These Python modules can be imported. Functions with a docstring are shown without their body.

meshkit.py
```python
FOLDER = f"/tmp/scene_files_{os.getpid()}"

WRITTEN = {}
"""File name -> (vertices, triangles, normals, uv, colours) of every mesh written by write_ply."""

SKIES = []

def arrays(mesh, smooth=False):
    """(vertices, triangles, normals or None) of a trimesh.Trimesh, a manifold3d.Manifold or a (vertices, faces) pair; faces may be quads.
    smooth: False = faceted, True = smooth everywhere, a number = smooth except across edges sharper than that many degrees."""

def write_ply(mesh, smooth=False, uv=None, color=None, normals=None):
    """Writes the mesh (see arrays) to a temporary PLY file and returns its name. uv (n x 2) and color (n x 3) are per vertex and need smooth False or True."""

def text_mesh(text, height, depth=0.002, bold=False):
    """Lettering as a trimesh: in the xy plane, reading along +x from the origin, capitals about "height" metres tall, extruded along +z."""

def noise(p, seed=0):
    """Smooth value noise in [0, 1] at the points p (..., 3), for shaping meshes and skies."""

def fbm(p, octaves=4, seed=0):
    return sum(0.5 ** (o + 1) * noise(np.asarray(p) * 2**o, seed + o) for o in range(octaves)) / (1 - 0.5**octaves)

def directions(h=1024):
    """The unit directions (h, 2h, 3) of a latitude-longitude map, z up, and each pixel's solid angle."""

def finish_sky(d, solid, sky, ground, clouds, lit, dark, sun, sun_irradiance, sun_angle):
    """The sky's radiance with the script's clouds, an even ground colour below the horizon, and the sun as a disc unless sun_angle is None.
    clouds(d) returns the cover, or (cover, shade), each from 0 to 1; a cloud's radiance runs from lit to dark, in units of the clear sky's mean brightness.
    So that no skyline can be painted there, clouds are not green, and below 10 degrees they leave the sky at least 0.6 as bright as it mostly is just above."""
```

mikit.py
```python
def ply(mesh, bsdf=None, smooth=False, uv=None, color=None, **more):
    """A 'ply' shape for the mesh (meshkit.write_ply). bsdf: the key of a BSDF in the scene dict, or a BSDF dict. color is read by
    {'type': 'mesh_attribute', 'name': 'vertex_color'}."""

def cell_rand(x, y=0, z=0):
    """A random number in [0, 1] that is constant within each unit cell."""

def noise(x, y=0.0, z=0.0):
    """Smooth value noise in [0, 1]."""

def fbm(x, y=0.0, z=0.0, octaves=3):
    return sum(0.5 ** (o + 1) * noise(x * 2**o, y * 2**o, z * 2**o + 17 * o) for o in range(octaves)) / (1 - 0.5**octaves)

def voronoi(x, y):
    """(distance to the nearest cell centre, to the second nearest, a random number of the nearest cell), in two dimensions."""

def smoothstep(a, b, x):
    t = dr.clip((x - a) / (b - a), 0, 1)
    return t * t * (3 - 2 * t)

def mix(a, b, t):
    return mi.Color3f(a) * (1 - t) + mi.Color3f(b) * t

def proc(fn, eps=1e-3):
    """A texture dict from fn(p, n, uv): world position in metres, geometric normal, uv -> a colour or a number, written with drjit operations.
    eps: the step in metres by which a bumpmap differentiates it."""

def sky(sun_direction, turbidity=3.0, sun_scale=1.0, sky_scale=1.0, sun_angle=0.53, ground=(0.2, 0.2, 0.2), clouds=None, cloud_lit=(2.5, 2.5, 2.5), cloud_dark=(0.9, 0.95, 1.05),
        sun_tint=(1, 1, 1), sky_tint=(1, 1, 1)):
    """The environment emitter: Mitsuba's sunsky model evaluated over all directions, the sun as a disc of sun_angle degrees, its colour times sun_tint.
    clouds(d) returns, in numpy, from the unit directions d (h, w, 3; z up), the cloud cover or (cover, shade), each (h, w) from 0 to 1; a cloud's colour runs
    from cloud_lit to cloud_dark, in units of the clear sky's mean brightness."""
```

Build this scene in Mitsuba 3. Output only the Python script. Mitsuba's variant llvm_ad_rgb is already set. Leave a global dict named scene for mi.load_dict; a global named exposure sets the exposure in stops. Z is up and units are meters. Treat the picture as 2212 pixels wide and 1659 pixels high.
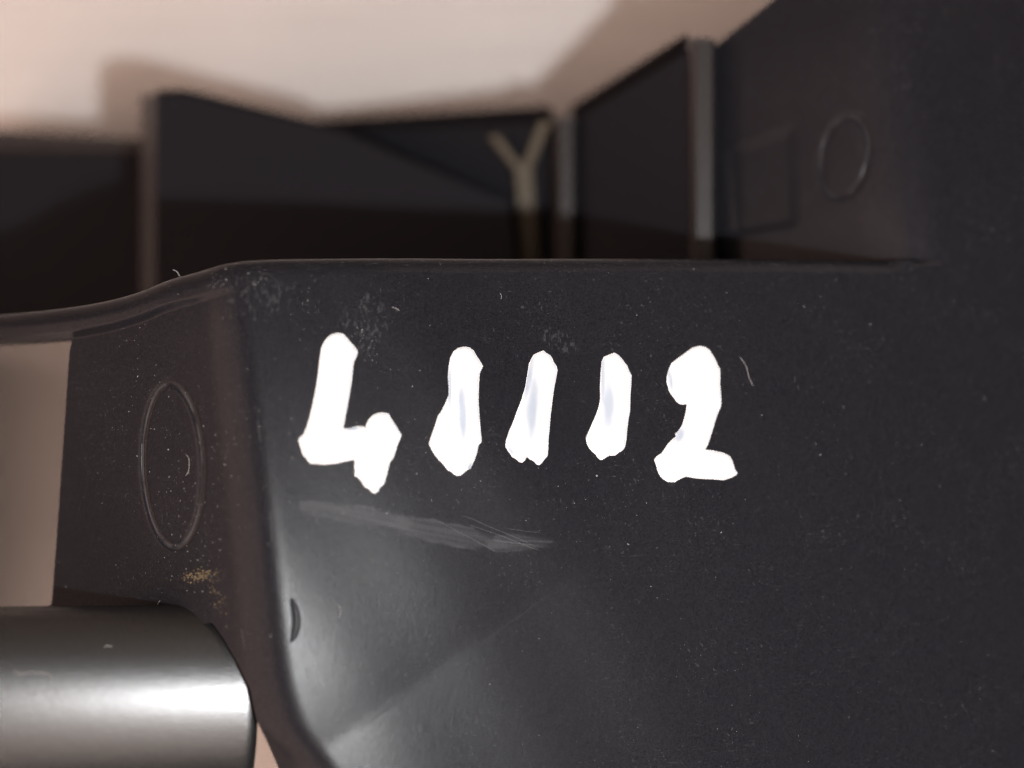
import math, random
import numpy as np, trimesh, shapely
import shapely.geometry as sg
from scipy.spatial import Delaunay
from scipy.interpolate import PchipInterpolator
import drjit as dr
import mitsuba as mi
import mikit, meshkit
from mikit import noise, fbm, smoothstep, mix

T = mi.ScalarTransform4f
rng = np.random.default_rng(7)
MM = 1e-3
CAM = 150.0          # lens to the panel (mm)
TABLE = 74.0         # table below the panel's reference height (mm)
scene, labels = {'type': 'scene'}, {}

# ---------------------------------------------------------------- camera, lamps, exposure
scene['camera'] = {'type': 'thinlens', 'fov': 2 * math.degrees(math.atan(44.24 / CAM)), 'fov_axis': 'x',
                   'aperture_radius': 3.1 * MM, 'focus_distance': (CAM + 0.5) * MM, 'near_clip': 0.005, 'far_clip': 20.0,
                   'to_world': T().look_at(origin=[0, 0, (TABLE + CAM) * MM], target=[0, 0, 0], up=[0, 1, 0])}
exposure = 0.0
FLASH = np.array([34.0, -23.0, TABLE + CAM])                  # small white lamp right beside the lens
FLASH_L = [3650, 3720, 3750]
ROOM = np.array([-560.0, -290.0, 540.0])                       # broad warm room lamp on the left
ROOM_L = [2.6, 1.75, 1.42]


def flash_disc():
    a = np.linspace(0, 2 * np.pi, 33)[:-1]
    v = np.vstack([[0, 0, 0], np.c_[2.6 * np.cos(a), 2.6 * np.sin(a), 0 * a]]) + FLASH
    f = [[0, 1 + (i + 1) % 32, 1 + i] for i in range(32)]     # faces down
    return trimesh.Trimesh(v * MM, f, process=False)


def tagged(key, label=None, cat=None, group=None, kind=None):
    d = {}
    if label: d['label'] = label
    if cat: d['category'] = cat
    if group: d['group'] = group
    if kind: d['kind'] = kind
    labels[key] = d


scene['flash_lamp__lens'] = mikit.ply(flash_disc(), {'type': 'diffuse'}, emitter={'type': 'area', 'radiance': {'type': 'rgb', 'value': FLASH_L}})
hs = trimesh.creation.cylinder(radius=3.6, height=2.0, sections=40)
hs.apply_translation(FLASH + [0, 0, 1.1]); hs.apply_scale(MM)
scene['flash_lamp__housing'] = mikit.ply(hs, {'type': 'diffuse', 'reflectance': {'type': 'rgb', 'value': [.05, .05, .05]}}, smooth=30)
tagged('flash_lamp', 'small round white flash lamp beside the lens, above the black bracket', 'lamp')

# a long pale lamp overhead: the bar and the lower left of the panel mirror it
TUBE = (80, 235, -430, 50, 690)
x0_, x1_, y0_, y1_, z_ = TUBE
tq = trimesh.Trimesh([[x0_, y0_, z_], [x1_, y0_, z_], [x1_, y1_, z_], [x0_, y1_, z_]], [[0, 2, 1], [0, 3, 2]], process=False); tq.apply_scale(MM)
scene['overhead_lamp__diffuser'] = mikit.ply(tq, {'type': 'diffuse'}, emitter={'type': 'area', 'radiance': {'type': 'rgb', 'value': [3.1, 2.45, 2.1]}})
th = trimesh.creation.box([x1_ - x0_ + 12, y1_ - y0_ + 12, 30]); th.apply_translation([(x0_ + x1_) / 2, (y0_ + y1_) / 2, z_ + 16.5]); th.apply_scale(MM)
scene['overhead_lamp__housing'] = mikit.ply(th, {'type': 'diffuse', 'reflectance': {'type': 'rgb', 'value': [.6, .6, .6]}})
tagged('overhead_lamp', 'long pale lamp hanging over the table', 'lamp')

rl = trimesh.creation.box([960, 960, 2.0])
zz = -ROOM / np.linalg.norm(ROOM); xx = np.cross([0, 1, 0], zz); xx /= np.linalg.norm(xx); yy = np.cross(zz, xx)
M = np.eye(4); M[:3, 0], M[:3, 1], M[:3, 2], M[:3, 3] = xx, yy, zz, ROOM
rq = trimesh.Trimesh([[-470, -470, 2.0], [470, -470, 2.0], [470, 470, 2.0], [-470, 470, 2.0]], [[0, 1, 2], [0, 2, 3]], process=False)
for m_ in (rl, rq): m_.apply_transform(M); m_.apply_scale(MM)
scene['room_lamp__panel'] = mikit.ply(rq, {'type': 'diffuse'}, emitter={'type': 'area', 'radiance': {'type': 'rgb', 'value': ROOM_L}})
scene['room_lamp__housing'] = mikit.ply(rl, {'type': 'diffuse', 'reflectance': {'type': 'rgb', 'value': [.6, .6, .6]}})
tagged('room_lamp', 'broad warm room lamp off to the left of the table', 'lamp')

# ---------------------------------------------------------------- helpers
S = 0.04                                                      # mm per unit of the working grid on the panel
KX, KY = 0.250, 0.112                                         # the panel leans: its right and upper parts lie deeper


def at(px, py, d):
    """A point of the bracket (mm; x right, y away, depth d below the panel's reference)."""
    k = S * (CAM + d) / CAM
    return np.array([(px - 1106) * k, (829 - py) * k, d])


def on(px, py):
    q = (KX * (px - 1106) + KY * (829 - py)) * S
    return at(px, py, q / (1 - q / CAM))


def world(v):
    v = np.asarray(v, float)
    return np.c_[v[:, 0], v[:, 1], TABLE - v[:, 2]] * MM


def hull(points):
    return trimesh.convex.convex_hull(world(np.array(points)))


def numbered(name):
    if name not in scene: return name
    i = 1
    while f'{name}_{i:03d}' in scene: i += 1
    return f'{name}_{i:03d}'


def add(key, mesh, bsdf, smooth=False, **kw):
    key = numbered(key)
    scene[key] = mikit.ply(mesh, bsdf, smooth, **kw)
    return key


def add_raw(key, v, f, n, bsdf):
    key = numbered(key)
    used = np.unique(f); re = np.full(len(v), -1); re[used] = np.arange(len(used))
    scene[key] = {'type': 'ply', 'filename': meshkit.write_ply((v[used], re[f]), False, normals=n[used]), 'face_normals': False,
                  'bsdf': {'type': 'ref', 'id': bsdf}}
    return key


def curve(points, along):
    """A smooth curve over the panel: x as a function of y (along=1) or y as a function of x (along=0)."""
    p = np.array([on(*q)[:2] for q in points])
    p = p[np.argsort(p[:, along])]
    return PchipInterpolator(p[:, along], p[:, 1 - along], extrapolate=True)


# ---------------------------------------------------------------- materials
def blob(p, x, y, rx, ry, ang=0.0, wob=0.25, f=900.0):
    """0..1 patch with a ragged outline: a smear or a fingerprint at a place on the plastic (mm)."""
    c, s = math.cos(ang), math.sin(ang)
    dx, dy = p.x / MM - x, p.y / MM - y
    u, v = (dx * c + dy * s) / rx, (-dx * s + dy * c) / ry
    r = dr.sqrt(u * u + v * v) + wob * (fbm(p.x * f, p.y * f, 3.0) - 0.5) * 2
    return 1 - smoothstep(0.75, 1.05, r)


def streaks(p, ang, f):
    c, s = math.cos(ang), math.sin(ang)
    return noise((p.x * c + p.y * s) * f * 0.08, (-p.x * s + p.y * c) * f, 5.0)


def smears(p):
    a = on(760, 1108); b = on(960, 1150); c = on(1110, 1172); e = on(790, 705); g = on(1210, 735); h = on(560, 640)
    sc = streaks(p, -0.22, 5200.0)
    m = blob(p, a[0], a[1], 5.4, 0.85, -0.17) * (0.35 + 0.65 * sc)
    m = m + blob(p, b[0], b[1], 5.0, 1.05, -0.21) * (0.25 + 0.75 * sc)
    m = m + blob(p, c[0], c[1], 3.2, 0.75, -0.02) * (0.1 + 0.9 * streaks(p, -0.06, 6000.0)) * 0.9
    sp = smoothstep(0.52, 0.75, fbm(p.x * 5200, p.y * 2600, 1.0))
    m = m + 0.8 * sp * (blob(p, e[0], e[1], 2.3, 2.6) + blob(p, g[0], g[1], 2.2, 1.0, -0.4) + 0.8 * blob(p, h[0], h[1], 3.0, 2.2))
    return dr.clip(m, 0, 1)


def scuff_or_glint(p, a, b, w):
    """A thin straight scuff or painted glint from a to b (mm)."""
    a, b = np.array(a[:2]), np.array(b[:2]); L = np.linalg.norm(b - a); t = (b - a) / L
    dx, dy = p.x / MM - a[0], p.y / MM - a[1]
    u = dx * t[0] + dy * t[1]; v = -dx * t[1] + dy * t[0] + 0.10 * (noise(u * 0.9, a[0], a[1]) - 0.5)
    return (1 - smoothstep(w * 0.4, w, dr.abs(v))) * smoothstep(0, 0.6, u) * (1 - smoothstep(L - 0.6, L, u))


LINES = [((586, 1095), (592, 1180), .05), ((600, 1195), (604, 1290), .045), ((514, 1356), (525, 1412), .05), ((668, 1395), (704, 1492), .07), ((560, 900), (566, 960), .06), ((650, 1245), (646, 1290), .04), ((995, 1110), (1150, 1175), .05), ((1010, 1130), (1170, 1190), .045), ((1060, 1165), (1160, 1178), .05), ((940, 1120), (1080, 1195), .04),  # scuffs, plus a painted highlight for the bright crest by the dent
         ((1090, 1140), (1170, 1150), .04), ((1200, 1275), (775, 1575), .09)]


def plastic_color(p, n, uv):
    g = fbm(p.x * 9000, p.y * 9000, p.z * 9000)
    base = mix((.0055, .0055, .0080), (.0260, .0257, .0305), g)
    m = smears(p) * 0.035
    for a, b, w in LINES[:-1]:
        m = m + 0.04 * scuff_or_glint(p, on(*a), on(*b), w)
    tick = smoothstep(0.80, 0.90, noise(p.x * 6200, p.y * 6200, p.z * 6200)) * smoothstep(.45, .7, fbm(p.x * 300, p.y * 300, 2.0))
    # the raised edges of the ejector marks are patchily paler in colour
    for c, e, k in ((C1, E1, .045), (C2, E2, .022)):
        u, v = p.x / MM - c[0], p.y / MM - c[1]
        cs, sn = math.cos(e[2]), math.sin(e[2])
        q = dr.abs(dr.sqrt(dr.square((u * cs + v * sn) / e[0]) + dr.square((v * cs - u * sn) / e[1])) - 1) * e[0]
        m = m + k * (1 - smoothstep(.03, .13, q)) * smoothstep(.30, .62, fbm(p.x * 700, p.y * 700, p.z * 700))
    hair = smoothstep(0.80, 0.92, noise(p.x * 2600, p.y * 11000, 3.0)) * smoothstep(.5, .7, fbm(p.x * 500, p.y * 500, 9.0))
    return base + mi.Color3f(.92, .96, 1.0) * (m + 0.032 * tick + 0.012 * hair)


def plastic_rough(p, n, uv):
    a, b, w = LINES[-1]
    r = 0.275 + 0.03 * (fbm(p.x * 5000, p.y * 9500, 7.0) - 0.5) + 0.08 * smears(p)
    return r + 0.10 * scuff_or_glint(p, on(*a), on(*b), w)


def plastic_bump(p, n, uv):
    return noise(p.x * 5200, p.y * 15000, p.z * 5000) + 0.7 * noise(p.x * 12000, p.y * 11000, p.z * 9000)


def bar_color(p, n, uv):
    return mix((.007, .0072, .0075), (.016, .0165, .0165), fbm(p.x * 5000, p.y * 2500, p.z * 2500))


def bar_bump(p, n, uv):
    return noise(p.x * 3200, p.y * 14000, p.z * 9000) + 0.8 * noise(p.x * 9500, p.y * 5000, p.z * 4000)


def bumped(inner, fn, scale, eps=2e-5):
    return {'type': 'twosided', 'b': {'type': 'bumpmap', 'scale': scale, 'arbitrary': mikit.proc(fn, eps), 'inner': inner}}


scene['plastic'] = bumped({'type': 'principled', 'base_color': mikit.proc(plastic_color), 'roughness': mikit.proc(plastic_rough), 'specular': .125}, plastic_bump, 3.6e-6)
scene['rear_plastic'] = {'type': 'twosided', 'b': {'type': 'diffuse', 'reflectance': {'type': 'rgb', 'value': [.0180, .0178, .0212]}}}
scene['lit_edge_plastic'] = {'type': 'twosided', 'b': {'type': 'principled', 'base_color': {'type': 'rgb', 'value': [.024, .021, .021]}, 'roughness': .42, 'specular': .3}}  # paler copy of the plastic: light caught by rounded edges is in the colour
scene['bar_plastic'] = bumped({'type': 'roughplastic', 'distribution': 'ggx', 'int_ior': 2.0, 'alpha': .115, 'diffuse_reflectance': mikit.proc(bar_color)}, bar_bump, 6e-6)
scene['lit_gap_tan'] = {'type': 'twosided', 'b': {'type': 'principled', 'base_color': {'type': 'rgb', 'value': [.066, .047, .023]}, 'roughness': .5}}  # tan painted in for light in the gap between the rear walls


Z1, Z2 = (604.9, 674.0), (1080.1, 674.0)
THIN = [(Z1, 1580, 880, 9, 66, 0.05), (Z1, 1470, 640, 6, 60, 0), (Z2, 285, 830, 14, 84, -.05), (Z2, 255, 560, 8, 50, -.16), (Z2, 940, 780, 15, 76, -.02), (Z2, 890, 600, 6, 60, 0), (Z2, 1560, 1060, 14, 26, -.5),
        (Z2, 1470, 590, 6, 30, .15), (Z1, 640, 1005, 16, 4, .1), (Z1, 1640, 1330, 6, 12, -.3), (Z2, 90, 1190, 5, 16, .6)]


def paint_color(p, n, uv):
    # the paint is thin along the middle of the strokes and lets the plastic through
    m = mi.Float(0)
    for o, a, b, rx, ry, g in THIN:
        c = on(o[0] + .25 * a, o[1] + .25 * b); cs, sn = math.cos(g), math.sin(g)
        dx, dy = p.x / MM - c[0], p.y / MM - c[1]
        r = dr.sqrt(dr.square((dx * cs + dy * sn) / (rx * S)) + dr.square((-dx * sn + dy * cs) / (ry * S))) + .7 * (fbm(p.x * 900, p.y * 450, 2.0) - .5)
        m = dr.maximum(m, (1 - smoothstep(.25, 1.15, r)) * (.75 + .25 * streaks(p, 1.5, 2500.0)))
    return mix((.78, .80, .81), (.32, .41, .53), m * .78)


scene['white_paint'] = {'type': 'twosided', 'b': {'type': 'principled', 'base_color': mikit.proc(paint_color), 'roughness': .45, 'specular': .4}}


def table_color(p, n, uv):
    g = fbm(p.x * 40, p.y * 900, 0.0)
    h = fbm(p.x * 18, p.y * 18, 4.0)
    return mix((.66, .645, .625), (.77, .75, .735), 0.55 * g + 0.45 * h)


scene['table_finish'] = {'type': 'twosided', 'b': {'type': 'principled', 'base_color': mikit.proc(table_color), 'roughness': .55, 'specular': .3}}
scene['dust_grey'] = {'type': 'twosided', 'b': {'type': 'diffuse', 'reflectance': {'type': 'rgb', 'value': [.30, .30, .30]}}}
scene['dust_tan'] = {'type': 'twosided', 'b': {'type': 'diffuse', 'reflectance': {'type': 'rgb', 'value': [.24, .185, .105]}}}

# a dim glowing panel added out of view to brighten the rounded rims
wq = trimesh.Trimesh([[230, 455, 60], [640, 455, 60], [640, 455, 620], [230, 455, 620]], [[0, 1, 2], [0, 2, 3]], process=False); wq.apply_scale(MM)
scene['added_rim_glow__panel'] = mikit.ply(wq, {'type': 'diffuse'}, emitter={'type': 'area', 'radiance': {'type': 'rgb', 'value': [1.1, .9, .82]}})
wh = trimesh.creation.box([430, 4, 580]); wh.apply_translation([435, 457.5, 340]); wh.apply_scale(MM)
scene['added_rim_glow__housing'] = mikit.ply(wh, {'type': 'diffuse', 'reflectance': {'type': 'rgb', 'value': [.6, .6, .6]}})
tagged('added_rim_glow', 'broad dim glow panel added beyond the table to brighten the bracket rims', 'lamp')

# ---------------------------------------------------------------- the table
tb = trimesh.creation.box([1400, 1100, 20]); tb.apply_translation([0, 0, -10]); tb.apply_scale(MM)
scene['tabletop'] = mikit.ply(tb, 'table_finish')
tagged('tabletop', 'pale pinkish beige tabletop under the black bracket', kind='structure')

wl = trimesh.creation.box([2600, 40, 1700]); wl.apply_translation([0, 480, 800]); wl.apply_scale(MM)
scene['wall'] = mikit.ply(wl, {'type': 'diffuse', 'reflectance': {'type': 'rgb', 'value': [.26, .24, .22]}})
tagged('wall', 'plain pale room wall beyond the far edge of the table', kind='structure')

# ---------------------------------------------------------------- the front moulding: one smooth skin
rim = curve([(-160, 657), (-60, 654), (0, 651), (90, 645), (190, 633), (260, 619), (340, 596), (420, 581), (490, 567), (560, 561), (700, 558), (1100, 556), (1500, 556), (1800, 559), (1975, 562), (2400, 566)], 0)
edge = curve([(492, 480), (497, 560), (497, 640), (508, 760), (526, 900), (542, 1050), (556, 1200), (566, 1330), (580, 1450), (610, 1560), (675, 1660), (770, 1800)], 1)
wallx = curve([(1893, -200), (1900, 0), (1925, 250), (1945, 440), (1962, 562), (1970, 640)], 1)


def softstep(s, a, b, m):
    """Integral of a slope that grows from 0 at a to m at b."""
    t = np.clip((s - a) / (b - a), 0, 1)
    return m * (b - a) * (t ** 3 - t ** 4 / 2) + m * np.maximum(s - b, 0)


PIN1 = np.array([371.0, 1005.0]); PIN2 = np.array([1828.0, 338.0])


def base_depth(x, y):
    P = KX * x + KY * y
    P = np.asarray(P / (1 - 0 * x))
    s = (edge(y) - x)
    t = (rim(x) - y)
    web = softstep(s, -2.8, 2.8, 0.98)
    lip = softstep(s, -2.8, 2.8, 0.84)
    lipw = 2.1 + 0 * s
    k = np.clip((t - lipw) / 0.7, 0, 1); k = k * k * (3 - 2 * k)
    d = P + lip * (1 - k) + web * k
    # the crease: below it the panel bows slightly
    a, b = on(1200, 1275)[:2], on(775, 1575)[:2]
    tt = (b - a) / np.linalg.norm(b - a)
    w = -(x - a[0]) * tt[1] + (y - a[1]) * tt[0]
    al = (x - a[0]) * tt[0] + (y - a[1]) * tt[1]
    fade = np.clip((al + 14) / 14, 0, 1); fade = fade * fade * (3 - 2 * fade)
    wd_ = np.where(w > 0, w, 0) if (b[0] - a[0]) * 1 > 0 else np.where(-w > 0, -w, 0)
    d = d - 0.06 * fade * (np.sqrt(wd_ ** 2 + .5) - math.sqrt(.5)) * np.exp(-wd_ / 60)
    # gentle moulding unevenness
    d = d + 0.05 * np.sin(x * .21 + 1.0) * np.sin(y * .17) + 0.02 * np.sin(x * .5 + y * .3)
    # crescent dent beside the left edge
    q = on(640, 1338)
    u, v = (x - q[0]), (y - q[1])
    v2 = v + .15 * u
    uc = u - 0.34 * (1 - (v2 / 1.6) ** 2)                # bowed to the right
    wd = 0.46 * np.sqrt(np.clip(1 - (v2 / 1.75) ** 2, 0, 1)) + 1e-3
    d = d + 0.06 * np.clip(1 - np.abs(uc + .25) / wd, 0, 1) ** 1.5
    return d


def wall_depth(x, y):
    s = wallx(y) - x
    return softstep(s, -5.0, 4.0, 1.14) + KX * x + KY * y


def locate(px, py, fn):
    d = 0.0
    for _ in range(60):
        p = at(px, py, d); d = d + 0.5 * (float(fn(np.array([p[0]]), np.array([p[1]]))[0]) - d)
    return at(px, py, d)


def ring(x, y, c, rx, ry, ang, h, w):
    cc, ss = math.cos(ang), math.sin(ang)
    u, v = (x - c[0]), (y - c[1])
    u, v = u * cc + v * ss, -u * ss + v * cc
    r = np.hypot(u / rx, v / ry)
    g = (r - 1) * (rx * ry) / np.hypot(rx * np.abs(v) / np.maximum(r * ry, 1e-6), ry * np.abs(u) / np.maximum(r * rx, 1e-6))
    return g, h * np.exp(-(g / w) ** 2)


C1 = locate(371, 1005, base_depth); C2 = locate(1826, 338, wall_depth)
FIELD = sg.Polygon([locate(*q_, wall_depth)[:2] for q_ in ((1575, 330), (1708, 284), (1712, 480), (1590, 500))])
E1 = (2.95, 6.95, 0.03); E2 = (1.9, 3.85, -0.12)


def depth(x, y):
    t = rim(x) - y
    onwall = (t < 0) & (x < wallx(y) + 60)
    d = base_depth(x, y)
    R = 1.5
    q = np.clip(R - t, 0, R)
    q = q * np.clip((corner_x + .6 - x) / 3.0, 0, 1)
    d = d + R - np.sqrt(np.maximum(R * R - q * q, 0))
    g, b = ring(x, y, C1, *E1, .26, .2)
    d = d + b + 0.05 * (g < 0) * np.clip(-g / .3, 0, 1)
    w = wall_depth(x, y)
    g, b = ring(x, y, C2, *E2, .30, .22)
    w = w + b + .10 * np.clip(-g / .4, 0, 1)
    # a faint recessed field left of the mark
    rr = shapely.distance(shapely.points(np.c_[x, y]), FIELD)
    w = w + .28 * np.clip(1 - rr / .35, 0, 1)
    # at the right the panel and the wall are one skin
    return np.where(onwall, w, np.where(t < 3, d, d))


def poly_pts(fn, a, b, n, along):
    u = np.linspace(a, b, n)
    return np.c_[u, fn(u)] if along == 0 else np.c_[fn(u), u]


xr = float(wallx(11.3))
corner_x = xr + 0.4
u = np.linspace(-52, corner_x, 500)
top = np.c_[u, rim(u)]
yb = float(rim(corner_x)) + 0.12
wb = at(1536, 560, 24.5)[0]
wall_loop = np.vstack([np.c_[np.linspace(corner_x, wb, 110), np.linspace(yb, yb, 110) + 0.0],
                       np.c_[np.full(90, wb), np.linspace(yb, at(1540, 100, 24)[1], 90)],
                       np.c_[np.linspace(wb, 60, 160), np.linspace(at(1540, 100, 24)[1], 62, 160)]])
xy = lambda px, py, d=0.0: locate(px, py, base_depth)[:2]
low = np.array([[62, 64], [62, -52], xy(790, 1980), xy(668, 1760), xy(603, 1662), xy(574, 1595), xy(554, 1555), xy(541, 1490), xy(512, 1430), xy(482, 1378), xy(458, 1345),
                xy(420, 1352), xy(90, 1345, 9), xy(112, 1300, 9), xy(132, 1020, 8.5), xy(150, 760, 8), xy(156, 733, 6), xy(60, 741, 0), xy(-60, 746, 0), xy(-170, 748, 0), [-52, float(rim(-52))]])
outline = sg.Polygon(np.vstack([top, wall_loop, low])).buffer(0)
if outline.geom_type != 'Polygon': outline = max(outline.geoms, key=lambda g: g.area)


def pts_inside(poly, step, bounds=None):
    x0, y0, x1, y1 = bounds or poly.bounds
    xs = np.arange(x0, x1, step); ys = np.arange(y0, y1, step * .87)
    X, Y = np.meshgrid(xs, ys); X = X + (np.arange(len(ys)) % 2)[:, None] * step / 2
    p = np.c_[X.ravel(), Y.ravel()]
    return p[shapely.contains_xy(poly, p[:, 0], p[:, 1])]


def skin(poly, step, extra=()):
    """Triangulated flat region with clean borders: (points, faces, border loop)."""
    b = poly.exterior.segmentize(step * .6)
    bp = np.array(b.coords)[:-1]
    inner = pts_inside(poly.buffer(-step * .45), step)
    p = [bp, inner]
    for e in extra:
        e = e[shapely.contains_xy(poly.buffer(-0.004), e[:, 0], e[:, 1])]
        p.append(e)
    p = np.vstack(p)
    _, keep = np.unique(np.round(p, 3), axis=0, return_index=True)
    nb = len(bp)
    keep = np.concatenate([np.arange(nb), np.sort(keep[keep >= nb])])
    p = p[keep]
    f = Delaunay(p).simplices
    c = p[f].mean(1)
    f = f[shapely.contains_xy(poly, c[:, 0], c[:, 1])]
    a = p[f]; area = (a[:, 1, 0] - a[:, 0, 0]) * (a[:, 2, 1] - a[:, 0, 1]) - (a[:, 1, 1] - a[:, 0, 1]) * (a[:, 2, 0] - a[:, 0, 0])
    f = np.where(area[:, None] < 0, f[:, ::-1], f)
    return p, f[np.abs(area) > 1e-9]


def vertex_normals(v, f):
    n = np.zeros_like(v); fn = np.cross(v[f[:, 1]] - v[f[:, 0]], v[f[:, 2]] - v[f[:, 0]])
    for k in range(3): np.add.at(n, f[:, k], fn)
    return n / np.maximum(np.linalg.norm(n, axis=1, keepdims=True), 1e-12)


def border(f):
    e = np.vstack([f[:, [0, 1]], f[:, [1, 2]], f[:, [2, 0]]])
    k = e[:, 0].astype(np.int64) * 10_000_000 + e[:, 1]; r = e[:, 1].astype(np.int64) * 10_000_000 + e[:, 0]
    return e[~np.isin(k, r)]


def ell(c, e, k, n):
    a = np.linspace(0, 2 * np.pi, n, endpoint=False)
    u, v = e[0] * k * np.cos(a), e[1] * k * np.sin(a); cc, ss = math.cos(e[2]), math.sin(e[2])
    return np.c_[c[0] + u * cc - v * ss, c[1] + u * ss + v * cc]


extra = [np.c_[u, rim(u) - o] for o in (.015, .05, .1, .17, .26, .37, .5, .65, .82, 1.0, 1.15, 1.3, 1.5, 1.7)] + [np.c_[u, rim(u) - o][u < -20] for o in np.arange(2.0, 3.0, .09)]
for c, e in ((C1, E1), (C2, E2)):
    for k in (.80, .86, .9, .93, .955, .975, 1.0, 1.025, 1.045, 1.07, 1.1, 1.15): extra.append(ell(c, e, k, 260))
q = on(640, 1338)
extra.append(pts_inside(outline, .07, (q[0] - 1.6, q[1] - 2.4, q[0] + 1.6, q[1] + 2.4)))
P2, F2 = skin(outline, .36, extra)
dz = depth(P2[:, 0], P2[:, 1])
V = world(np.c_[P2, dz])
N = vertex_normals(V, F2)
cx, cy = P2[F2].mean(1).T
ss_ = edge(cy) - cx; tt_ = rim(cx) - cy
in1 = ring(cx, cy, C1, *E1, 0, 1)[0] < 0; in2 = ring(cx, cy, C2, *E2, 0, 1)[0] < 0
wallm = (tt_ < 0) & (wallx(cy) - cx > 0.3)
webm = (ss_ > 1.8) & ~((tt_ < 0) & (cx > 0))
lipm = webm & (tt_ < 2.45)
B = 'plastic_bracket'
adj = trimesh.graph.face_adjacency(F2[lipm])
comp = trimesh.graph.connected_component_labels(adj, node_count=int(lipm.sum()))
lipm[np.where(lipm)[0][comp != np.bincount(comp).argmax()]] = False
add_raw(B + '__front_panel', V, F2[~(wallm | webm)], N, 'plastic')
add_raw(B + '__side_web', V, F2[webm & ~lipm & ~in1], N, 'plastic')
add_raw(B + '__lip', V, F2[lipm], N, 'plastic')
add_raw(B + '__side_wall', V, F2[wallm & ~in2], N, 'plastic')
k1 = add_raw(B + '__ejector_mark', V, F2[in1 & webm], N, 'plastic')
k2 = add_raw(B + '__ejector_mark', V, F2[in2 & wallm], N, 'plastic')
labels[k1] = {'label': 'tall oval ejector mark on the left side web'}
labels[k2] = {'label': 'blurred oval ejector mark on the right side wall'}
be = border(F2)
lower = np.c_[P2, dz + 2.6]
sv = np.vstack([world(np.c_[P2, dz])[be[:, 0]], V[be[:, 1]], world(lower)[be[:, 1]], world(lower)[be[:, 0]]])
m = len(be); i = np.arange(m)
sf = np.vstack([np.c_[i, i + 3 * m, i + 2 * m], np.c_[i, i + 2 * m, i + m]])
bv = world(lower)
back = trimesh.util.concatenate([trimesh.Trimesh(sv, sf, process=False), trimesh.Trimesh(bv, F2[:, ::-1], process=False)])
add(B + '__panel_back', back, 'rear_plastic')
tagged(B, 'black moulded plastic bracket marked with white handwritten digits, lying on the beige table', 'bracket')

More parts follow.
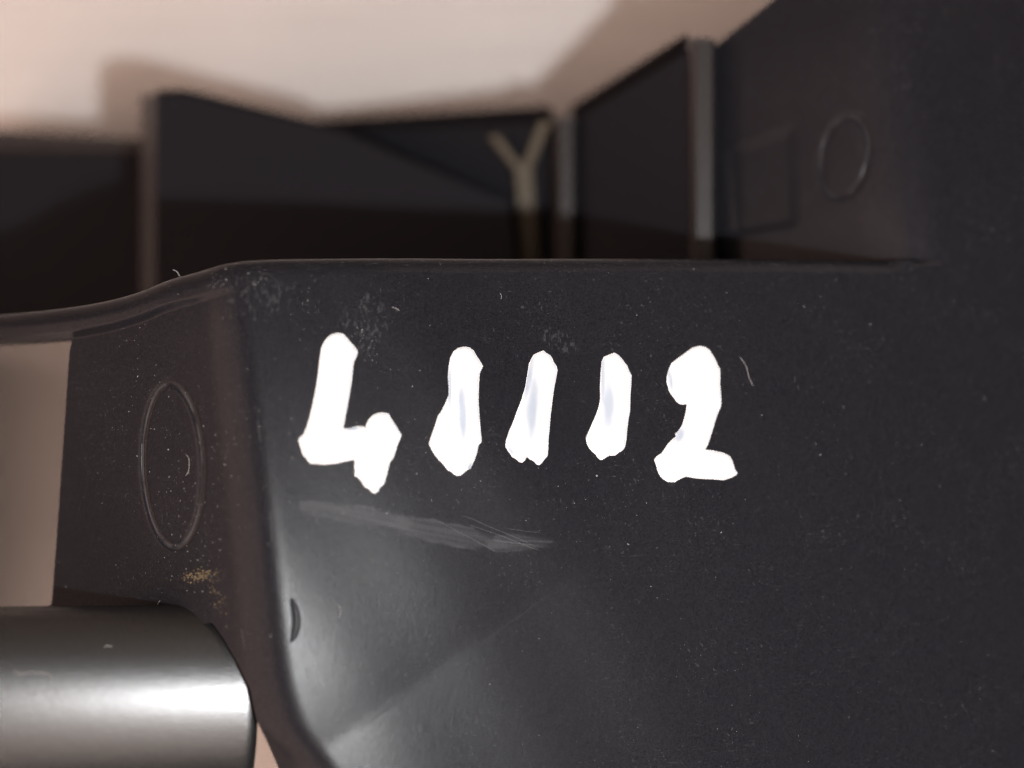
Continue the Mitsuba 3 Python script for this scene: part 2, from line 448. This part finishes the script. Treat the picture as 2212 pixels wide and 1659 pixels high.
# ---------------------------------------------------------------- the round bar at the lower left
R_BAR, RZ = 8.8, 4.1
ax_l, ax_r = at(-260, 1585, 2), at(548, 1573, 6)
BAR_D = 7.4


def bar():
    n, m = 96, 60
    a = np.linspace(0, 2 * np.pi, n, endpoint=False)
    x1 = -21.2
    vs = []
    xs = np.r_[np.linspace(-62, x1 - 1.2, m), x1 - .9, x1 - .6, x1 - .35, x1 - .15, x1 - .04, x1]
    for x in xs:
        e = max(0.0, x - (x1 - .9)); r = R_BAR - (0.9 - math.sqrt(max(0.81 - e * e, 0)))
        yc = -27.7 + (x + 22) * -0.022
        dc = KX * x + KY * yc + BAR_D
        yy, zz_ = r * np.sin(a), -r * np.cos(a)
        # the end is cut aslant: further left on the far side and below
        sh = -np.where(yy > 1, .034, .008) * (yy - 1.0) ** 2 * np.clip((x + 62) / 40, 0, 1) - 0.10 * np.maximum(zz_ + R_BAR, 0) * np.clip((x + 62) / 40, 0, 1)
        vs.append(np.c_[x + sh, yc + yy, dc + zz_ * RZ / R_BAR])
    v = np.vstack(vs + [[vs[-1].mean(0)]])
    f = []
    for j in range(len(xs) - 1):
        for i in range(n):
            p, q2 = j * n + i, j * n + (i + 1) % n
            f += [[p, p + n, q2 + n], [p, q2 + n, q2]]
    c = len(v) - 1
    f += [[(len(xs) - 1) * n + i, c, (len(xs) - 1) * n + (i + 1) % n] for i in range(n)]
    mesh = trimesh.Trimesh(world(v), f, process=False)
    trimesh.repair.fix_normals(mesh)
    return mesh


kb = add(B + '__bar', bar(), 'bar_plastic', smooth=50)
labels[kb] = {'label': 'thick glossy black round bar at the lower left'}

# ---------------------------------------------------------------- the rear walls and ribs, standing on the table
def slab(front, depth_to=TABLE - .2, bevel=None):
    """Upright wall: front outline points (px, py, d), carried straight down to the table."""
    pts = [at(*p) for p in front]
    pts += [np.array([p[0], p[1], depth_to]) for p in pts]
    return pts


def wall_piece(name, pts, mat='rear_plastic'):
    return add(B + '__' + name, hull(pts), mat)


def sub(p, dx=0, dy=0, dd=0): return p + np.array([dx, dy, dd])


# rear panel with a slanting right edge, chamfered at its left end
f_ = [at(337, 203, 39), at(400, 203, 39), at(560, 243, 39), at(738, 288, 39), at(1100, 436, 39), at(1120, 640, 39), at(337, 640, 39)]
c_ = [at(302, 207, 43), at(302, 640, 43)]
bk = [sub(p, 0, .7, 1.2) for p in f_[:4]]
wall_piece('rear_panel', f_ + [np.r_[p[:2], TABLE - .2] for p in bk + f_ + c_] + bk)
wall_piece('corner_post', [at(338, 204, 39.3), at(338, 640, 39.3), at(304, 204, 43), at(304, 640, 43), at(338, 204, 46), at(338, 640, 46)], 'lit_edge_plastic')
# far wall behind it on the right, dark, facing left
e_ = [at(600, 284, 56), at(1196, 268, 43), at(1196, 640, 43), at(600, 640, 56)]
et = [sub(e_[0], 0, 2.6, 9), sub(e_[1], 0, 3.5, 9)]
wall_piece('far_wall', e_ + et + [np.r_[p[:2], TABLE - .2] for p in e_ + et])
# left far wall with its lip
wall_piece('left_wall', slab([(-140, 322, 57), (306, 328, 57), (306, 700, 57), (-140, 700, 57)]))
wall_piece('left_lip', slab([(-140, 272, 53), (306, 299, 53), (306, 326, 53), (-140, 322, 53)], 72.0), 'lit_edge_plastic')
# oblique wall between the two ribs
g_ = [at(1240, 262, 40), at(1500, 104, 24), at(1500, 640, 24), at(1240, 640, 40)]
gt = [sub(g_[0], 0, 3.0, 8), sub(g_[1], 0, 3.1, 8)]
wall_piece('oblique_wall', g_ + gt + [np.r_[p[:2], TABLE - .2] for p in g_ + gt])


def rib(px0, px1, top_py, d, name, w=.5, dd=30):
    a0, b0 = at(px0, top_py, d), at(px1, top_py, d)
    pts = []
    for x, s in ((a0[0], 0), (a0[0] + w, -.9), (b0[0] - w, -.9), (b0[0], 0)):
        for (y, z) in ((a0[1] - .2, 1.3), (a0[1] - .8, 0)): pts.append(np.array([x, y, d + s + z]))
        pts.append(np.array([x, 4.0, d + s])); pts.append(np.array([x, 4.0, d + dd])); pts.append(np.array([x, a0[1] - .2, d + dd]))
    return wall_piece(name, pts, 'lit_edge_plastic')


labels[rib(1200, 1246, 244, 38.5, 'rib')] = {'label': 'short blurred rib left of the taller rib'}
labels[rib(1492, 1546, 74, 23, 'rib')] = {'label': 'tall blurred rib beside the right side wall'}
# Y-shaped tan piece where the walls meet: its colour paints a lit gap
yk = []
for a_, b_, w_ in (((1066, 292), (1130, 375), 11), ((1178, 262), (1132, 375), 12), ((1131, 360), (1150, 640), 19)):
    pa, pb = at(*a_, 42.5), at(*b_, 42.5); h_ = w_ * S * 1.27
    yk.append(hull([pa + [-h_, 0, 0], pa + [h_, 0, 0], pb + [-h_, 0, 0], pb + [h_, 0, 0], pa + [-h_, 0, 5], pa + [h_, 0, 5], pb + [-h_, 0, 5], pb + [h_, 0, 5]]))
try:
    ym = trimesh.boolean.union(yk, engine='manifold')
except Exception:
    ym = trimesh.util.concatenate(yk)
labels[add(B + '__lit_gap', ym, 'lit_gap_tan')] = {'label': 'tan Y shape between the rear walls, coloured for a lit gap'}

# added low rail out of view on the left, shading the table there
add(B + '__added_shade_rail', hull([np.array([x, y, d]) for x in (-80, -76) for y in (-48, 4) for d in (TABLE - 36, TABLE - .2)]), 'rear_plastic')

# ---------------------------------------------------------------- the handwriting
FOUR = [(510,178),(560,188),(600,235),(640,280),(668,315),(684,340),(672,385),(650,430),(640,500),(630,600),(612,710),(590,830),(570,930),(557,1000),(600,1000),(680,978),(735,985),(745,1000),(752,970),(770,925),(805,890),(845,868),(885,862),(945,872),(965,910),(990,950),(1015,985),(1035,1025),(1057,1055),(1045,1090),(1020,1150),(1000,1220),(985,1260),(958,1290),(945,1340),(930,1400),(905,1485),(870,1510),(855,1545),(825,1565),(795,1550),(770,1520),(740,1510),(710,1460),(680,1425),(650,1410),(655,1375),(648,1330),(650,1270),(590,1285),(500,1303),(400,1315),(320,1308),(268,1303),(235,1260),(205,1222),(185,1155),(168,1100),(185,1075),(210,1055),(240,990),(270,890),(300,760),(325,630),(340,530),(352,420),(365,320),(385,270),(420,220),(460,190)]
ONE_A = [(1590,297),(1640,303),(1675,330),(1700,375),(1730,420),(1757,465),(1745,490),(1728,530),(1722,620),(1718,760),(1725,880),(1735,1000),(1745,1110),(1738,1130),(1720,1140),(1705,1210),(1685,1270),(1650,1345),(1610,1370),(1570,1405),(1535,1413),(1505,1400),(1485,1380),(1450,1362),(1410,1310),(1370,1270),(1325,1210),(1300,1160),(1288,1132),(1310,1065),(1340,980),(1370,885),(1390,865),(1430,785),(1460,712),(1458,640),(1453,560),(1460,460),(1475,390),(1500,340),(1540,308)]
ONE_B = [(375,328),(400,350),(435,370),(455,400),(465,430),(490,465),(498,500),(488,560),(470,650),(455,760),(440,880),(430,1000),(420,1100),(418,1180),(412,1240),(385,1270),(360,1305),(335,1322),(310,1310),(290,1285),(255,1270),(232,1247),(215,1280),(190,1300),(160,1290),(135,1265),(105,1250),(70,1200),(45,1160),(50,1110),(70,1045),(110,950),(150,840),(185,750),(215,650),(235,530),(250,440),(270,400),(290,365),(330,345)]
ONE_C = [(985,347),(1020,365),(1050,395),(1075,430),(1100,460),(1118,510),(1138,545),(1135,620),(1128,720),(1125,850),(1110,930),(1100,1020),(1092,1110),(1080,1165),(1060,1195),(1025,1215),(995,1240),(945,1240),(915,1255),(895,1272),(870,1278),(845,1262),(825,1230),(795,1205),(765,1170),(748,1135),(740,1090),(760,1040),(790,970),(830,880),(855,800),(865,740),(862,640),(868,520),(878,420),(895,385),(940,365)]
TWO = [(1725,288),(1775,298),(1812,325),(1840,370),(1865,410),(1880,450),(1903,490),(1905,560),(1903,620),(1910,700),(1915,790),(1905,830),(1885,870),(1865,930),(1845,1000),(1820,1080),(1795,1150),(1775,1185),(1850,1195),(1930,1213),(1985,1240),(2010,1280),(2025,1330),(2035,1365),(2055,1385),(2040,1410),(1990,1435),(1930,1452),(1850,1445),(1700,1438),(1610,1420),(1560,1440),(1510,1470),(1450,1468),(1410,1445),(1375,1405),(1358,1365),(1345,1310),(1330,1275),(1350,1245),(1395,1215),(1420,1180),(1450,1135),(1490,1095),(1520,1070),(1510,1050),(1545,1020),(1575,970),(1590,920),(1605,860),(1615,790),(1590,800),(1555,795),(1525,775),(1510,750),(1480,715),(1460,680),(1450,640),(1438,605),(1440,550),(1455,500),(1480,440),(1530,400),(1600,350),(1660,305)]
for out, org, lab in ((FOUR, Z1, 'white painted handwritten digit 4, leftmost'), (ONE_A, Z1, 'first painted digit 1, right beside the 4'), (ONE_B, Z2, 'middle painted digit 1'),
                      (ONE_C, Z2, 'third painted digit 1, left beside the 2'), (TWO, Z2, 'white painted handwritten digit 2, rightmost')):
    pg = sg.Polygon([on(org[0] + .25 * a, org[1] + .25 * b)[:2] for a, b in out]).buffer(.07).buffer(-.07).buffer(-.05).buffer(.05)
    ex = [np.array(r.coords)[:-1] for o in (.03, .07, .13, .22) for r in [pg.buffer(-o).exterior.segmentize(.12)]]
    pp, ff = skin(pg, .16, ex)
    tdist = shapely.distance(shapely.points(pp), pg.exterior)
    hgt = .03 + .15 * (1 - np.exp(-(tdist / .16) ** 1.3)) - .04 * (1 - np.exp(-(tdist / .8) ** 2)) + .006 * np.sin(pp[:, 0] * 3 + pp[:, 1] * .8) * (tdist > .1)
    zt = depth(pp[:, 0], pp[:, 1])
    top_ = world(np.c_[pp, zt - hgt]); be_ = border(ff)
    lo_ = world(np.c_[pp, zt + .05])
    j = np.arange(len(be_)); mm_ = len(be_); o = len(top_)
    vv = np.vstack([top_, lo_[be_[:, 1]], lo_[be_[:, 0]]])
    ff2 = np.vstack([ff, np.c_[be_[:, 0], o + mm_ + j, o + j], np.c_[be_[:, 0], o + j, be_[:, 1]]])
    kd = add(B + '__painted_digit', trimesh.Trimesh(vv, ff2, process=False), 'white_paint', smooth=70)
    labels[kd] = {'label': lab}

# ---------------------------------------------------------------- dust, lint and grit on the plastic
speck = trimesh.creation.icosphere(subdivisions=0)


def grains(places, sizes, key, mat):
    vs, fs, o = [], [], 0
    for (x, y, d), r in zip(places, sizes):
        q_ = trimesh.transformations.random_rotation_matrix(rng.random(3))[:3, :3]
        v = (speck.vertices * r * (0.5 + rng.random((1, 3)))) @ q_.T + [x, y, d - r * .3]
        vs.append(v); fs.append(speck.faces[:, ::-1] + o); o += len(v)
    scene[key] = mikit.ply(trimesh.Trimesh(world(np.vstack(vs)), np.vstack(fs), process=False), mat)


pl, sz = [], []


def scatter(n, cx_, cy_, sx, sy, r0, r1):
    k = 0
    while k < n:
        x, y = rng.normal(cx_, sx), rng.normal(cy_, sy)
        if not outline.contains(sg.Point(x, y)) or rim(x) - y < .3 and x < corner_x: continue
        pl.append((x, y, float(depth(np.array([x]), np.array([y]))[0]))); sz.append(r0 * (r1 / r0) ** (rng.random() ** 2)); k += 1


def uni(n, r0, r1):
    x0, y0, x1, y1 = -44, -34, 46, 12
    k = 0
    while k < n:
        x, y = rng.uniform(x0, x1), rng.uniform(y0, y1)
        if outline.contains(sg.Point(x, y)) and rim(x) - y > .3:
            pl.append((x, y, float(depth(np.array([x]), np.array([y]))[0]))); sz.append(r0 * (r1 / r0) ** (rng.random() ** 2.5)); k += 1


uni(650, .013, .05)
for px_, py_, n_, sp_ in ((380, 1010, 60, 2.6), (420, 1180, 50, 2.0), (560, 600, 16, .6), (470, 600, 14, .5), (660, 650, 18, 1.2), (790, 740, 26, .9), (240, 850, 24, 2.2), (520, 900, 20, 1.6), (880, 900, 24, 4), (1300, 1100, 30, 6)):
    p_ = on(px_, py_); scatter(int(n_ * 1.7), p_[0], p_[1], sp_, sp_, .02, .07)
for px_, py_, r_ in ((1357, 1175, .10), (1289, 1027, .08), (1058, 1477, .07), (1990, 960, .09), (1772, 982, .08), (1880, 700, .08), (930, 703, .05), (1385, 800, .05), (1690, 210, .3)):
    p_ = on(px_, py_)
    if py_ > 560: pl.append(tuple(p_[:2]) + (float(depth(p_[:1], p_[1:2])[0]),)); sz.append(r_)
for _ in range(420):                                          # fine dust laid along the rim to lighten it like its highlight
    x = rng.uniform(-26, 33); y = float(rim(x)) - rng.uniform(.05, .75)
    pl.append((x, y, float(depth(np.array([x]), np.array([y]))[0]))); sz.append(rng.uniform(.008, .024))
grains(pl, sz, 'dust', 'dust_grey')
tagged('dust', 'fine pale dust specks scattered over the black plastic bracket', 'dust', kind='stuff')

pl, sz = [], []
p_ = on(400, 1258)
for _ in range(150):
    x = p_[0] + rng.normal(0, 1.0) + .2; y = p_[1] + rng.normal(0, .26) + .12 * (x - p_[0])
    if outline.contains(sg.Point(x, y)):
        pl.append((x, y, float(depth(np.array([x]), np.array([y]))[0]))); sz.append(rng.uniform(.015, .07))
for _ in range(50):
    a_ = rng.random(); x, y = on(425 + 55 * a_ + rng.normal(0, 10), 1255 + 75 * a_ + rng.normal(0, 9))[:2]
    if outline.contains(sg.Point(x, y)):
        pl.append((x, y, float(depth(np.array([x]), np.array([y]))[0]))); sz.append(rng.uniform(.015, .06))
grains(pl, sz, 'grit', 'dust_tan')
tagged('grit', 'tan grit caught in the corner above the round bar', 'dirt', kind='stuff')


def on_surface(x, y):
    if outline.contains(sg.Point(x, y)): return float(depth(np.array([x]), np.array([y]))[0])
    yc = -27.7 + (x + 22) * -0.022
    return KX * x + KY * yc + BAR_D - RZ / R_BAR * math.sqrt(max(R_BAR ** 2 - (y - yc) ** 2, 0))


def lint(points, r, label):
    pts = np.array([on(*p)[:2] for p in points])
    tt = np.linspace(0, 1, 14); src = np.linspace(0, 1, len(pts))
    cs = np.c_[PchipInterpolator(src, pts[:, 0])(tt), PchipInterpolator(src, pts[:, 1])(tt)]
    c3 = world(np.array([[x, y, on_surface(x, y) - r * 1.2] for x, y in cs]))
    vs, fs = [], []
    for i_, c in enumerate(c3):
        t_ = c3[min(i_ + 1, 13)] - c3[max(i_ - 1, 0)]; t_ /= np.linalg.norm(t_)
        a_ = np.cross(t_, [0, 0, 1]); a_ /= np.linalg.norm(a_); b_ = np.cross(a_, t_)
        rr = r * MM * (1 if 0 < i_ < 13 else .3)
        vs += [c + rr * (math.cos(k * 1.2566) * a_ + math.sin(k * 1.2566) * b_) for k in range(5)]
    for i_ in range(13):
        for k in range(5):
            a_, b_ = i_ * 5 + k, i_ * 5 + (k + 1) % 5
            fs += [[a_, b_, b_ + 5], [a_, b_ + 5, a_ + 5]]
    key = add('lint_fibre', trimesh.Trimesh(np.array(vs), fs, process=False), 'dust_grey', smooth=True)
    tagged(key, label, 'lint', 'lint fibres on the black plastic')


lint([(1597, 770), (1612, 792), (1618, 815), (1627, 833)], .03, 'thin curved lint fibre to the right of the painted digit 2')
lint([(733, 1305), (737, 1318), (733, 1332)], .035, 'short pale lint fibre right of the crescent dent')
lint([(300, 1325), (291, 1337), (287, 1352)], .04, 'short curved lint fibre on top of the round bar')
lint([(202, 1412), (212, 1409), (220, 1412)], .05, 'short thick lint fibre in the middle of the bar\'s dark upper half')
lint([(4, 1462), (22, 1470), (48, 1466), (78, 1470), (88, 1478)], .05, 'long wavy lint fibre at the left end of the round bar')
lint([(378, 985), (388, 1000), (386, 1020), (376, 1034)], .03, 'thin bent lint fibre inside the oval mark on the side web')
lint([(357, 577), (365, 580), (372, 592)], .035, 'tiny curled lint fibre standing at the curved lip')
lint([(1080, 632), (1083, 640), (1082, 646)], .03, 'tiny upright lint fibre below the panel\'s top edge')
lint([(848, 664), (858, 667), (864, 672)], .035, 'tiny slanting lint fibre above the gap between 4 and 1')
lint([(1264, 944), (1268, 938), (1271, 930)], .03, 'tiny hair at the lower left of the third digit 1')
